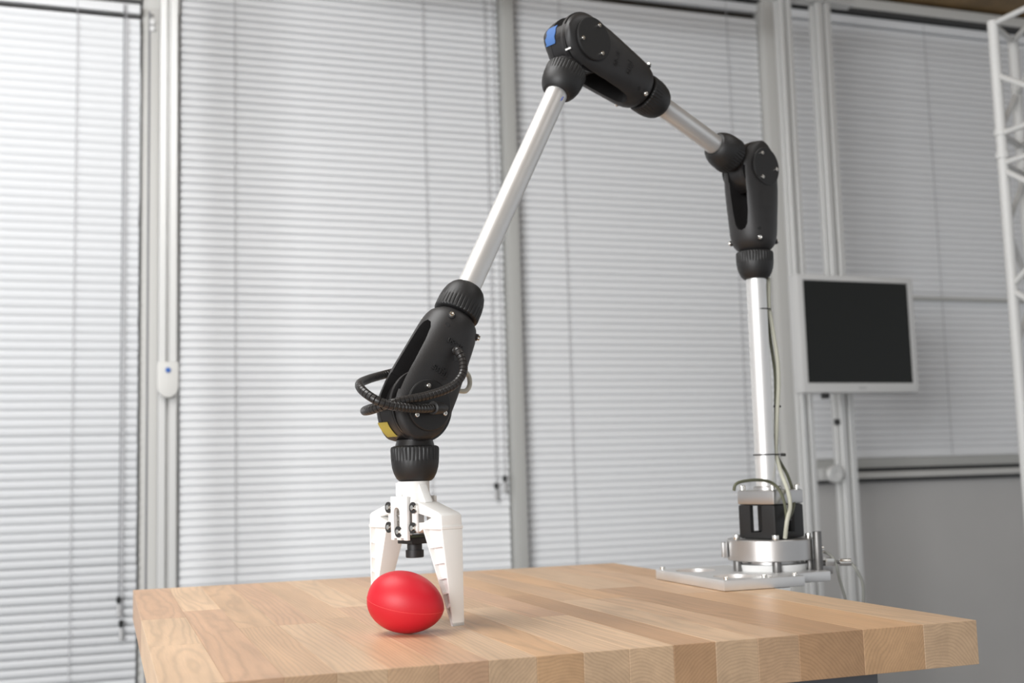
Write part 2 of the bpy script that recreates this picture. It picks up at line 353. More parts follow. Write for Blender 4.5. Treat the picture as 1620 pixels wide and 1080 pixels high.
# ------------------------------------------------------------------ monitor on its bracket
mc = at_depth(1359.5, 528, 3.13)
rx = Vector((math.cos(0.03), math.sin(0.03), 0)); rz = Z; ry = rz.cross(rx)
MM = frame(mc, rx, ry, rz)
mroot = empty('monitor', mc, 'switched-off flat monitor with a silver-grey bezel mounted on the posts', 'monitor')
HW, HH = 0.186, 0.157
bz = MB().box(-HW, HW, 0.0, 0.045, -HH, HH, MM).mesh('bezel', mc, bevel=0.006)
cutb = MB().box(-HW+0.017, HW-0.017, -0.02, 0.006, -HH+0.026, HH-0.016, MM).mesh('c', mc, smooth=False)
bz = cut(bz, [cutb]); bz.materials.append(M['mon']); bez_o = link('bezel', bz, mroot)
MB().box(-HW+0.0175, HW-0.0175, 0.004, 0.0058, -HH+0.0265, HH-0.0165, MM).build('screen', M['screen'], mroot, mc, smooth=False)
MB().box(-0.012, 0.012, -0.0006, 0.0002, -HH+0.010, -HH+0.016, MM).build('badge', M['weight'], bez_o, mc, smooth=False)
MB().box(-0.09, 0.09, 0.0452, 0.065, -0.07, 0.09, MM).build('rear_housing', M['mon'], mroot, mc, bevel=0.006)
q = MM.inverted() @ Vector((1.95, YP, mc.z))
MB().hexa([MM @ Vector(p) for p in ((-0.05, 0.0655, -0.05), (0.05, 0.0655, -0.05), (q.x+0.04, q.y-0.004, -0.05), (q.x-0.05, q.y-0.004, -0.05), (-0.05, 0.0655, 0.05), (0.05, 0.0655, 0.05), (q.x+0.04, q.y-0.004, 0.05), (q.x-0.05, q.y-0.004, 0.05))]).build('wall_bracket', M['steel'], mroot, mc, bevel=0.002)
MB().box(-0.112, -0.098, 0.010, 0.030, -HH-0.014, -HH-0.0005, MM).build('cable_clip', M['tassel'], mroot, mc, bevel=0.001)
sn = at_y(1318, 667, YP).z; MB().box(1.956, 1.9675, YP+0.004, YP+0.018, sn-0.008, sn+0.008).build('slot_clip', M['tassel'], p2, op2, bevel=0.001)
# ------------------------------------------------------------------ white lattice truss at the right edge
c1 = at_depth(1570, 34, 2.55); ztop = c1.z
c1 = Vector((c1.x, c1.y, 0)); c2 = c1+F0*0.11+R0*0.09; c3 = c1-F0*0.17+R0*0.07
to = Vector((c1.x+0.06, c1.y, FLOOR)); tr = empty('truss_tower', to, 'white lattice truss tower cut off by the right edge', 'truss')
for c in (c1, c2, c3):
    ch = MB().cyl((c.x, c.y, FLOOR), (c.x, c.y, ztop), 0.0115, seg=20).build('chord', M['truss'], tr, to)
    for zz in (ztop-0.255, ztop-0.305):
        MB().cyl((c.x, c.y, zz), (c.x, c.y, zz+0.014), 0.0145, seg=20).build('coupler', M['truss'], ch, to, bevel=0.002)
def rung(a, b, za, zb, r=0.0065): MB().cyl((a.x, a.y, za), (b.x, b.y, zb), r, seg=12).build('brace', M['truss'], tr, to)
for a, b in ((c1, c2), (c1, c3), (c2, c3)):
    for zz in (ztop-0.006, ztop-0.250, ztop-0.315): rung(a, b, zz, zz)
rung(c1, c3, ztop-0.120, ztop-0.235); rung(c1, c2, ztop-0.240, ztop-0.130); rung(c2, c3, ztop-0.13, ztop-0.03)
for i in range(14):
    za = ztop-0.33-0.13*i; zb = za-0.12
    rung(c1, c3, *((za, zb) if i % 2 == 0 else (zb, za))); rung(c1, c2, *((zb, za) if i % 2 == 0 else (za, zb)))
# ------------------------------------------------------------------ butcher-block table
TX0, TX1, TY0, TY1, TH = 0.0395, 0.7698, 0.9166, 1.7475, 0.040
to = Vector((0.40, 1.33, FLOOR)); table = empty('workbench', to, 'beech butcher-block workbench under the robot arm', 'table')
xs = [TX0, 0.087, 0.130, 0.170, 0.210, 0.251, 0.292, 0.333, 0.374, 0.415, 0.456, 0.496, 0.537, 0.578, 0.645, 0.710, TX1]
tones = {'lite': (0.665, 0.462, 0.292), 'mid': (0.61, 0.402, 0.244), 'pink': (0.585, 0.370, 0.230), 'warm': (0.61, 0.380, 0.208), 'dark': (0.52, 0.315, 0.172)}
plan = {0: ['lite', 'lite', 'pink'], 1: ['pink', 'lite'], 2: ['mid', 'mid'], 3: ['lite', 'pink'], 4: ['mid', 'mid'], 5: ['pink', 'lite'], 6: ['lite', 'mid'], 7: ['warm', 'mid', 'pink'],
        8: ['lite', 'mid'], 9: ['lite', 'pink', 'mid'], 10: ['dark', 'warm'], 11: ['lite', 'mid'], 12: ['mid', 'warm'], 13: ['dark', 'lite'], 14: ['warm', 'mid'], 15: ['lite', 'warm'], 16: ['mid', 'warm']}
for i in range(len(xs)-1):
    T = plan[i]; ys = [TY0]
    for k in range(1, len(T)): ys.append(TY0+(TY1-TY0)*(k/len(T)+random.uniform(-0.13, 0.13)))
    ys.append(TY1)
    for k in range(len(T)):
        c = Vector(((xs[i]+xs[i+1])/2, (ys[k]+ys[k+1])/2, -TH/2)); g = 0.00006
        me = MB().box(xs[i]+g-c.x, xs[i+1]-g-c.x, ys[k]+g-c.y, ys[k+1]-g-c.y, -TH/2, TH/2).mesh('plank', bevel=0.0003, seg=1)
        me.materials.append(random.choice(M['woods'])); o = link('plank', me, table, c-to)
        t = tones[T[k]]; j = random.uniform(0.95, 1.05); o.color = (t[0]*j, t[1]*j, t[2]*j, 1)
fz = -TH-0.0005
for x0, x1, y0, y1 in ((0.10, 0.70, 0.975, 1.015), (0.10, 0.70, 1.65, 1.69), (0.10, 0.14, 1.016, 1.649), (0.66, 0.70, 1.016, 1.649)):
    MB().box(x0, x1, y0, y1, fz-0.06, fz).build('apron', M['bframe'], table, to, bevel=0.002)
for x in (0.101, 0.659):
    for y in (0.975, 1.65): MB().box(x, x+0.04, y, y+0.04, FLOOR, fz-0.0605).build('leg', M['bframe'], table, to, bevel=0.002)
# ------------------------------------------------------------------ robot arm
PB = Vector((0.827, 1.367, 0)); D = Vector((-0.93849, -0.34530, 0)); NN = Vector((0.34530, -0.93849, 0))
def A(s, z, n=0.0): return PB+D*s+Z*z+NN*n
def at_arm(px, py, n=0.0):     # point of the arm's upright plane, shifted n towards the viewer
    r = ray(px, py); return CP+r*((PB+NN*n-CP).dot(NN)/r.dot(NN))
arm = empty('robot_arm', PB, 'jointed robot arm of silver tubes and black joints with a white two-finger gripper', 'robot arm')
J2, J3, J4 = (0.0023, 0.5461), (0.3133, 0.6553), (0.5616, 0.2184)
t1 = (0.49409, -0.86941); t2 = (-0.94350, -0.33137)
def V2(a): return D*a[0]+Z*a[1]
def tube(p, q, r=0.0131): return MB().cyl(p, q, r, seg=40).build('tube', M['alu'], arm, PB)
def screw(p, nrm, r=0.0026, h=0.0022, parent=None):
    m = axis(p, nrm)
    return MB().lathe([(0, r), (h*0.8, r), (h, r*0.85), (h, r*0.5), (h*0.35, r*0.45)], m, 12).build('screw', M['chrome'], parent, PB)
def joint(J, u, w, v):
    """u: towards the housing's tube, w: side with the slot, v: direction of the moving link (all in the arm plane)"""
    c = A(*J); U = V2(u); Wv = V2(w); Vv = V2(v)
    fr = frame(c, U, Wv, NN); R = 0.037; seg = 56
    def ring(x, a, b, p):
        o = []
        for j in range(seg):
            t = 2*math.pi*j/seg; cx, sy = math.cos(t), math.sin(t)
            o.append(fr @ Vector((x, a*math.copysign(abs(cx)**(2/p), cx), b*math.copysign(abs(sy)**(2/p), sy))))
        return o
    rings = []
    for k in range(1, 13):
        th = math.pi/2*k/12; x = -R*math.cos(th); a = R*math.sin(th)
        rings.append(ring(x, a, 0.0205+0.0055*math.sin(th)**0.5, 3.2))
    for x, a, b, p in ((0.012, 0.0370, 0.0265, 3.2), (0.028, 0.0362, 0.0277, 3.0), (0.045, 0.0348, 0.0288, 2.7), (0.062, 0.0335, 0.0296, 2.4), (0.080, 0.0322, 0.0300, 2.2), (0.091, 0.0312, 0.0298, 2.1), (0.098, 0.0298, 0.0290, 2), (0.1035, 0.0275, 0.0272, 2), (0.1075, 0.0240, 0.0240, 2), (0.111, 0.0200, 0.0200, 2)):
        rings.append(ring(x, a, b, p))
    body = MB().loft(rings).mesh('joint_housing', PB)
    g = 0.0125
    c1_ = MB().box(-0.06, 0.020, -0.06, 0.06, -0.0085, 0.0165, fr).mesh('c', PB, smooth=False)
    pol = [(0.0, -g), (0.036, -g), (0.062, -0.0110), (0.078, -0.0088), (0.084, -0.0055), (0.0865, 0), (0.084, 0.0055), (0.078, 0.0088), (0.062, 0.0110), (0.036, g), (0.0, g)]
    c2_ = MB().prism(pol, 0.002, 0.07, frame(c+NN*0.0055, U, NN, Wv)).mesh('c', PB, smooth=False)
    hs = cut(body, [c1_, c2_]); hs.materials.append(M['black']); h = link('joint_housing', hs, arm)
    for s in (1, -1):
        cap = MB().lathe([(0.0, 0.0262), (0.0018, 0.0262), (0.0026, 0.0252), (0.0026, 0.010)], axis(c+NN*s*0.0258, NN*s), 48).build('joint_cap', M['collar'], h, PB)
        for a in (35, 150, 275):
            p = c+NN*s*0.0284+(U*math.cos(math.radians(a))+Wv*math.sin(math.radians(a)))*0.0195
            screw(p, NN*s, parent=h)
    for uu, ww, nn_ in ((0.098, 0.0165, 0.0225), (0.098, -0.0225, 0.0165), (0.098, 0.0165, -0.0225)):
        nrm = (Wv*ww+NN*nn_).normalized(); p = c+U*uu+nrm*0.0286
        MB().cyl(p-nrm*0.004, p+nrm*0.0030, 0.0038, seg=16).build('screw_boss', M['black'], h, PB, bevel=0.0006)
        screw(p+nrm*0.0030, nrm, 0.0027, parent=h)
        p2 = c+U*(uu-0.0125)+nrm*0.0299
        MB().cyl(p2, p2+nrm*0.0014, 0.0026, seg=14).build('screw_hole', M['hole'], h, PB)
    # pivoting drum and its neck
    cn = c+NN*0.0040; va = math.atan2(Vv.dot(Wv), Vv.dot(U)); dpts = []
    for j in range(72):
        t = 2*math.pi*j/72; df = abs((t-va+math.pi) % (2*math.pi)-math.pi)
        r_ = 0.0367 if df < math.radians(88) else 0.0300
        dpts.append((r_*math.cos(t), r_*math.sin(t)))
    dr = MB().prism(dpts, -0.0120, 0.0120, frame(cn, U, Wv, NN))
    dr.cyl(c+Vv*0.034, c+Vv*0.0415, 0.0185, 0.0205, 40)
    dm = dr.build('joint_drum', M['drum'], arm, PB)
    for off in (0.0110,):
        MB().lathe([(-0.0020, 0.0300), (-0.0020, 0.0369), (0.0020, 0.0369), (0.0020, 0.0300)], frame(c+NN*off, U, Wv, NN), 64).build('drum_rib', M['black'], dm, PB)
    def collar(o, t, prof, kn):
        return MB().lathe(prof, axis(o, t), 144, (kn[0], kn[1], 0.0008, 4)).build('collar', M['collar'], arm, PB, ang=28)
    collar(c+U*0.1115, U, [(0, 0.0215), (0.001, 0.0238), (0.002, 0.0246), (0.004, 0.0249), (0.014, 0.0247), (0.016, 0.0246), (0.022, 0.0238), (0.029, 0.0218), (0.034, 0.0190), (0.037, 0.0160), (0.038, 0.0125)], (0.002, 0.0145))
    collar(c+Vv*0.0400, Vv, [(0, 0.0215), (0.001, 0.0238), (0.002, 0.0246), (0.004, 0.0249), (0.014, 0.0245), (0.016, 0.0244), (0.022, 0.0236), (0.028, 0.0218), (0.033, 0.0192), (0.0355, 0.0165), (0.0365, 0.0125)], (0.002, 0.0145))
    return c, U, Wv, Vv, h, dm
neg = lambda a: (-a[0], -a[1])
c2v, U2, W2, V2v, h2, dm2 = joint(J2, (0, -1), (1, 0), neg(t2))
c3v, U3, W3, V3v, h3, dm3 = joint(J3, t2, (0.33137, -0.94350), t1)
c4v, U4, W4, V4v, h4, dm4 = joint(J4, neg(t1), (0.86941, 0.49409), (0, -1))
tube(A(0.0023, 0.106), c2v+U2*0.146)
tube(c2v+V2v*0.0735, c3v+U3*0.147)
tube(c3v+V3v*0.0735, c4v+U4*0.147)
# lettering moulded on the wrist housing, tapes, marks
for txt, uu, ww, sz in (('RL-50', 0.071, 0.003, 0.0085), ('igus', 0.036, 0.006, 0.013)):
    me = text_mesh(txt, sz, Matrix.Translation(-PB) @ frame(c4v+U4*uu+W4*ww+NN*(0.0300 if uu > 0.05 else 0.0285), W4, -U4, NN), 0.0007)
    me.materials.append(M['black']); link('lettering', me, h4)
for txt, uu, ww, sz in (('igus', 0.060, 0.004, 0.012), ('RL-50', 0.040, 0.004, 0.008)):
    me = text_mesh(txt, sz, Matrix.Translation(-PB) @ frame(c3v+U3*uu+W3*ww+NN*(0.0294 if uu > 0.05 else 0.0283), W3, -U3, NN), 0.0007)
    me.materials.append(M['black']); link('lettering', me, h3)
def tape(c, U, Wv, a0, a1, n0, n1, r, m, parent, name, wob):
    rows = []
    K = 8
    for i in range(K+1):
        t = math.radians(a0+(a1-a0)*i/K); rad = U*math.cos(t)+Wv*math.sin(t); e = wob*math.sin(i*1.7)
        rows.append([c+rad*r+NN*(n0+e), c+rad*r+NN*(n1+e*0.6), c+rad*(r+0.0005)+NN*(n1+e*0.6), c+rad*(r+0.0005)+NN*(n0+e)])
    return MB().loft(rows).build(name, m, parent, PB)
tape(c4v, U4, W4, 145, 174, -0.0165, 0.0010, 0.0371, M['yellow'], h4, 'yellow_tape', 0.0)['label'] = 'yellow tape on the joint'
tape(c3v, U3, W3, 153, 190, -0.0165, -0.0005, 0.0371, M['blue'], h3, 'blue_tape', 0.0012)['label'] = 'blue tape on the joint'
tape(c3v, U3, W3, 133, 136, 0.0135, 0.0225, 0.0371, M['mark'], h3, 'index_mark', 0.0)['label'] = 'white index mark'
pen = c3v+V3v*0.087+(RT*0.7-FW*0.7)*0.0133
MB().tube([pen-RT*0.002, pen+RT*0.001-UP*0.001], 0.0006, 6).tube([pen+V3v*0.003, pen-V3v*0.003+RT*0.001], 0.0006, 6).build('pen_mark', M['ink'], arm, PB)
# base: cantilevered mounting plate with two holes
zt = 0.0135
pp = [(0.700, 1.266), (0.812, 1.266), (0.812, 1.300), (0.872, 1.300), (0.872, 1.440), (0.812, 1.440), (0.812, 1.458), (0.703, 1.458)]
pm = MB().prism(pp, 0.0004, zt).mesh('mounting_plate', PB, bevel=0.002)
cts = [MB().cyl((0.738, y, -0.01), (0.738, y, 0.03), 0.026, seg=40).mesh('c', PB, smooth=False) for y in (1.308, 1.410)]
pm = cut(pm, cts); pm.materials.append(M['alu_light']); plate = link('mounting_plate', pm, arm)
for x, y in ((0.708, 1.274), (0.710, 1.450), (0.760, 1.274), (0.803, 1.274)):
    screw(Vector((x, y, zt)), Z, 0.0035, 0.003, plate)
MB().box(0.766, 0.769, 1.27, 1.285, zt, zt+0.001).box(0.7705, 0.792, 1.268, 1.284, -0.055, 0.0).build('clamp', M['chrome'], arm, PB, bevel=0.002)
MB().lathe([(0, 0.046), (0.006, 0.048), (0.008, 0.048), (0.008, 0.0)], frame((PB.x, PB.y, zt), (1, 0, 0), (0, 1, 0), Z), 56).build('white_disc', M['hub'], arm, PB)
MB().lathe([(0.008, 0.038), (0.016, 0.038), (0.018, 0.042), (0.0265, 0.042)], frame((PB.x, PB.y, zt), (1, 0, 0), (0, 1, 0), Z), 56).build('bearing', M['alu_plate'], arm, PB)
rg = MB().lathe([(0.0265, 0.040), (0.0265, 0.0555), (0.0275, 0.0566), (0.0525, 0.0566), (0.0535, 0.0555), (0.0535, 0.030)], frame((PB.x, PB.y, 0), (1, 0, 0), (0, 1, 0), Z), 72).build('mounting_ring', M['alu_plate'], arm, PB)
def base_pt(deg, r): # 0 = towards the viewer, positive to the right
    t = math.radians(deg-12.3); q = R0*math.sin(t)-F0*math.cos(t); return Vector((PB.x+q.x*r, PB.y+q.y*r, 0))
for dg in (-58, 8, 78, 150, 222):
    b_ = base_pt(dg, 0.0500)
    so = MB().cyl((b_.x, b_.y, zt), (b_.x, b_.y, 0.0264), 0.0058, seg=20).build('standoff', M['steel'], arm, PB, bevel=0.0006)
    MB().cyl((b_.x, b_.y, 0.0536), (b_.x, b_.y, 0.0600), 0.0044, seg=16).build('bolt_head', M['chrome'], so, PB, bevel=0.0006)
for dg in (-58, 8, 78):
    b_ = base_pt(70, 0.0630)
    if dg == 78: MB().cyl((b_.x, b_.y, zt), (b_.x, b_.y, 0.0625), 0.0056, seg=20).build('standoff', M['steel'], arm, PB, bevel=0.0006)
MB().box(-0.064, -0.058, -0.006, 0.006, 0.030, 0.050, frame((PB.x, PB.y, 0), R0, F0, Z)).build('ring_lug', M['alu_plate'], arm, PB, bevel=0.001)
# black motor housing with tall windows, aluminium head plate
ta = math.radians(200.2); bx = Vector((math.cos(ta), math.sin(ta), 0)); by = Z.cross(bx); bf = frame((PB.x+0.003, PB.y, 0), bx, by, Z)
hw = 0.030
mh = MB().box(-hw, hw, -hw, hw, 0.054, 0.0975, bf).mesh('motor_housing', PB, bevel=0.003)
k3 = MB().box(-0.0235, 0.0235, -0.0235, 0.0235, 0.0605, 0.0968, bf).mesh('c', PB, smooth=False)
k2 = MB().prism([(-0.010, 0.062), (0.006, 0.062), (0.009, 0.066), (0.009, 0.0965), (-0.010, 0.0965)], -0.05, 0.05, frame(bf.translation, bx, Z, by)).mesh('c', PB, smooth=False)
k1 = MB().prism([(-0.010, 0.062), (0.006, 0.062), (0.009, 0.066), (0.009, 0.0965), (-0.010, 0.0965)], -0.05, 0.05, frame(bf.translation, by, Z, bx)).mesh('c', PB, smooth=False)
mh = cut(mh, [k3, k1, k2]); mh.materials.append(M['collar']); motor = link('motor_housing', mh, arm)
MB().cyl((PB.x, PB.y, 0.0607), (PB.x, PB.y, 0.0966), 0.006, seg=24).build('drive_shaft', M['chrome'], motor, PB)
MB().box(-0.0305, 0.0305, -0.0305, 0.0305, 0.0978, 0.1165, bf).build('head_plate', M['alu_plate'], arm, PB, bevel=0.003)
for sx in (-1, 1):
    for sy in (-1, 1):
        p = bf @ Vector((sx*0.025, sy*0.025, 0.1166)); MB().lathe([(0, 0.0042), (0.005, 0.0042), (0.006, 0.0034)], axis(p, Z), 16).build('bolt', M['chrome'], arm, PB)
MB().lathe([(0.1166, 0.0185), (0.120, 0.0185), (0.1215, 0.0165), (0.1215, 0.0132)], frame((PB.x, PB.y, 0), (1, 0, 0), (0, 1, 0), Z), 40).build('tube_flange', M['alu_plate'], arm, PB)
# connectors and braided leads on the right of the base
def cable(pts, r, m, name='cable', seg=10, parent=None): return MB().tube(bez(pts, 8), r, seg).build(name, m, parent or arm, PB)
def bpx(px, py, dep): return at_depth(px, py, dep)
for (a, b_, ta_, tb) in (((1288, 871), (1303, 868), 1.53, 1.53), ((1328, 889), (1346, 889), 1.53, 1.53)):
    MB().cyl(bpx(*a, ta_), bpx(*b_, tb), 0.0046, seg=20).build('connector', M['chrome'], arm, PB, bevel=0.0008)
MB().cyl(bpx(1289, 893, 1.53), bpx(1305, 890, 1.53), 0.0036, seg=18).cyl(bpx(1319, 888, 1.53), bpx(1329, 889, 1.53), 0.0025, seg=12).build('connector_stem', M['steel'], arm, PB)
MB().box(-0.006, 0.006, -0.005, 0.005, -0.005, 0.005, frame(bpx(1311.5, 888, 1.53), RT, FW, UP)).build('connector_nut', M['chrome'], arm, PB, bevel=0.001)
cable([bpx(1303, 872, 1.53), bpx(1316, 880, 1.53), bpx(1323, 893, 1.53), bpx(1328, 915, 1.54), bpx(1338, 950, 1.55), bpx(1345, 985, 1.56)], 0.0019, M['braid'], 'braided_lead')
cable([bpx(1345, 889, 1.53), bpx(1354, 900, 1.53), bpx(1364, 920, 1.54), bpx(1366, 945, 1.55), bpx(1364, 990, 1.56)], 0.0021, M['braid'], 'braided_lead')
MB().box(-0.022, 0.018, -0.002, 0.002, -0.006, 0.006, frame(bpx(1296, 900, 1.56), RT, FW, UP)).build('cable_bracket', M['alu_plate'], arm, PB, bevel=0.0008)
# leads up the pole
def pole(px, py, n): return at_arm(px, py, n)
cable([pole(1216, 440, 0.004), pole(1216, 470, 0.006), pole(1217.5, 492, 0.006), pole(1224, 530, 0.008), pole(1230, 570, 0.010), pole(1231.5, 610, 0.010), pole(1230, 642, 0.010), pole(1228, 690, 0.008), pole(1228, 718, 0.008), pole(1236, 748, 0.018), pole(1246, 775, 0.034), pole(1250, 800, 0.044), pole(1245, 825, 0.046), pole(1242, 851, 0.040)], 0.0027, M['cable'])
cable([pole(1215, 440, -0.003), pole(1214, 490, -0.003), pole(1219, 540, 0.0), pole(1226, 590, 0.002), pole(1227, 640, 0.002), pole(1227, 700, 0.0), pole(1230, 722, 0.002), pole(1246, 752, 0.010), pole(1256, 785, 0.024), pole(1254, 806, 0.036), pole(1247, 822, 0.042)], 0.0021, M['olive'])
cable([pole(1161, 776, 0.020), pole(1164, 766, 0.022), pole(1176, 761, 0.024), pole(1200, 759, 0.028), pole(1220, 763, 0.030), pole(1233, 775, 0.036), pole(1241, 795, 0.042), pole(1245, 822, 0.043)], 0.0020, M['olive'])
def tie(px, py, wid, rr=0.0009):
    c = pole(px, py, 0.0); e = pole(px+wid, py, 0.006); pts = []
    for j in range(33):
        t = 2*math.pi*j/32; q = D*math.cos(t)*0.0139+NN*math.sin(t)*0.0139
        if q.dot(RT) > 0.004: q = q+(e-c-RT*0.0139)*min(1, (q.dot(RT)-0.004)/0.008)*0.9
        pts.append(c+q)
    return MB().tube(pts, rr, 6).build('cable_tie', M['tassel'], arm, PB)
tie(1200, 490, 19); tie(1209, 719, 25)
MB().box(-0.003, 0.003, -0.003, 0.003, -0.0018, 0.0018, frame(pole(1239, 719, 0.010), RT, FW, UP)).build('tie_head', M['tassel'], arm, PB, bevel=0.0004)
MB().cyl(pole(1229.5, 644, 0.006), pole(1229.5, 641, 0.006), 0.0050, seg=14).build('cable_tie', M['tassel'], arm, PB)
MB().cyl(pole(1246.5, 823, 0.043), pole(1246.5, 820, 0.043), 0.0046, seg=14).build('cable_tie', M['tassel'], arm, PB)
# corrugated hoses round the wrist joint
def hose(pts, r, name='corrugated_hose', m=None):
    path = resample(bez(pts, 24), 0.00055)
    def rf(i):
        k = i % 8
        return 1.0 if k != 0 else 0.80
    return MB().tube(path, r, 14, rf).build(name, m or M['hose'], arm, PB, ang=30)
hose([at_arm(719, 558, 0.022), at_arm(724, 555, 0.036), at_arm(732, 570, 0.043), at_arm(732, 590, 0.047), at_arm(720, 607, 0.049), at_arm(700, 618, 0.050), at_arm(670, 627, 0.050), at_arm(640, 633, 0.047), at_arm(612, 640, 0.040), at_arm(588, 648, 0.022), at_arm(577, 650, 0.0), at_arm(585, 646, -0.030), at_arm(610, 640, -0.038)], 0.0045)
hose([at_arm(684, 645, 0.040), at_arm(670, 646, 0.045), at_arm(645, 645, 0.050), at_arm(618, 641, 0.052), at_arm(594, 632, 0.046), at_arm(574, 618, 0.030), at_arm(569, 607, 0.012), at_arm(582, 600, -0.012), at_arm(602, 594, -0.030), at_arm(625, 588, -0.038)], 0.0045)
p = at_arm(690, 645, 0.030)
MB().lathe([(0, 0.0035), (0.010, 0.0062), (0.020, 0.0068), (0.024, 0.0066), (0.0245, 0.0052)], axis(at_arm(705, 645, 0.031), at_arm(682, 645, 0.041)-at_arm(705, 645, 0.031)), 24).build('hose_socket', M['black'], h4, PB)
MB().cyl(at_arm(720, 560, 0.0285), at_arm(720, 560, 0.0302), 0.0072, seg=24).build('hose_hole', M['hole'], h4, PB)
MB().tube(bez([at_arm(732, 585, 0.0), at_arm(741, 594, -0.002), at_arm(743, 608, 0.0), at_arm(737, 618, 0.004), at_arm(724, 618, 0.004)], 8), 0.0026, 10).build('ivory_hose_loop', M['ivory'], arm, PB)
# ------------------------------------------------------------------ gripper (part of the arm): a along the finger stroke, b across, z up
GP = PB+D*0.5640
def G(a, b, z): return GP+NN*a+D*b+Z*z
GF = frame(GP, NN, D, Z)
if GF.determinant() < 0: pass
mount = MB().lathe([(0.1300, 0.0162), (0.1424, 0.0162)], frame(GP, NN, D, Z), 48)
rr = []
for zz, ha, hb, p in ((0.1305, 0.0163, 0.0163, 2.0), (0.127, 0.0170, 0.0160, 2.6), (0.123, 0.0180, 0.0150, 5), (0.120, 0.0180, 0.0148, 8), (0.119, 0.0180, 0.0148, 8)):
    rr.append([G(ha*math.copysign(abs(math.cos(t))**(2/p), math.cos(t)), hb*math.copysign(abs(math.sin(t))**(2/p), math.sin(t)), zz) for t in [2*math.pi*j/40 for j in range(40)]])
mount.loft(rr)
mt = mount.build('gripper_mount', M['white'], arm, PB, bevel=0)
MB().box(-0.007, -0.001, 0.0150, 0.0172, 0.128, 0.141, GF).box(-0.004, 0.004, 0.0150, 0.0178, 0.1275, 0.1300, GF).build('mount_key', M['white'], mt, PB, bevel=0.0005)
def slot_plate(b0, b1):
    pm = MB().box(-0.0150, 0.0145, b0, b1, 0.084, 0.1275, GF).mesh('slot_plate', PB, bevel=0.0006)
    sl = [(-0.005+0.0052*math.cos(t)+0.001, 0.1115+0.0052*math.sin(t)) for t in [math.pi*i/12 for i in range(13)]]+[(-0.0092, 0.092), (0.0012, 0.092)]
    cu = MB().prism(sl, -0.03, 0.03, frame(GP, NN, Z, D)).mesh('c', PB, smooth=False)
    cu2 = MB().box(-0.009, -0.004, -0.03, 0.03, 0.080, 0.0862, GF).box(0.003, 0.008, -0.03, 0.03, 0.080, 0.0862, GF).mesh('c', PB, smooth=False)
    r = cut(pm, [cu, cu2]); r.materials.append(M['white']); return link('slot_plate', r, mt)
slot_plate(0.0150, 0.0185); slot_plate(-0.0185, -0.0150)
for s_ in (1, -1):      # gusset from the neck to the upper pivot
    MB().prism([(s_*0.0120, 0.1395), (s_*0.0165, 0.1395), (s_*0.0270, 0.1215), (s_*0.0225, 0.1205), (s_*0.0120, 0.1240)], -0.0045, 0.0045, frame(GP, NN, Z, D)).build('gusset', M['white'], mt, PB, bevel=0.0006)
    for b_ in (0.0120, -0.0146): MB().box(s_*0.0215-0.0040, s_*0.0215+0.0040, b_, b_+0.0026, 0.0920, 0.1188, GF).build('side_strut', M['white'], mt, PB, bevel=0.0006)
MB().box(-0.0060, 0.0060, -0.0085, 0.0085, 0.091, 0.1185, GF).build('slide_block', M['hub'], mt, PB, bevel=0.001)
def pin(a, z, b=0.0150, parent=None):
    pn = MB().cyl(G(a, -0.0148, z), G(a, b+0.0035, z), 0.0026, seg=16).build('pin', M['chrome'], mt, PB, bevel=0.0004)
    ring = [G(a, 0, z)]
    mb = MB(); K = 20; rows = []
    for i in range(K+1):
        t = math.radians(35+290*i/K); o = []
        for (r_, bb) in ((0.0030, b+0.0012), (0.0056, b+0.0012), (0.0056, b+0.0024), (0.0030, b+0.0024)):
            o.append(G(a+r_*math.cos(t), bb, z+r_*math.sin(t)))
        rows.append(o)
    mb.loft(rows).build('retaining_clip', M['tassel'], pn, PB)
pin(0.0225, 0.1165, 0.0150); pin(-0.0215, 0.1165, 0.0150); pin(0.0215, 0.0965, 0.0150); pin(-0.0215, 0.0965, 0.0150); pin(0.0, 0.0925, 0.0178)
def stick(a0, z0, a1, z1, h0, h1, b, name, fg):
    """link bar with rounded ends between two pins, seen along b"""
    dx, dz = a1-a0, z1-z0; L = math.hypot(dx, dz); tx, tz = dx/L, dz/L; pts = []
    base = math.atan2(tz, tx)
    for i in range(9): t = base+math.pi/2+math.pi*i/8; pts.append((a0+h0*math.cos(t), z0+h0*math.sin(t)))
    for i in range(9): t = base-math.pi/2+math.pi*i/8; pts.append((a1+h1*math.cos(t), z1+h1*math.sin(t)))
    MB().prism(pts, -b, b, frame(GP, NN, Z, D)).build(name, M['white'], fg, PB, bevel=0.0007)
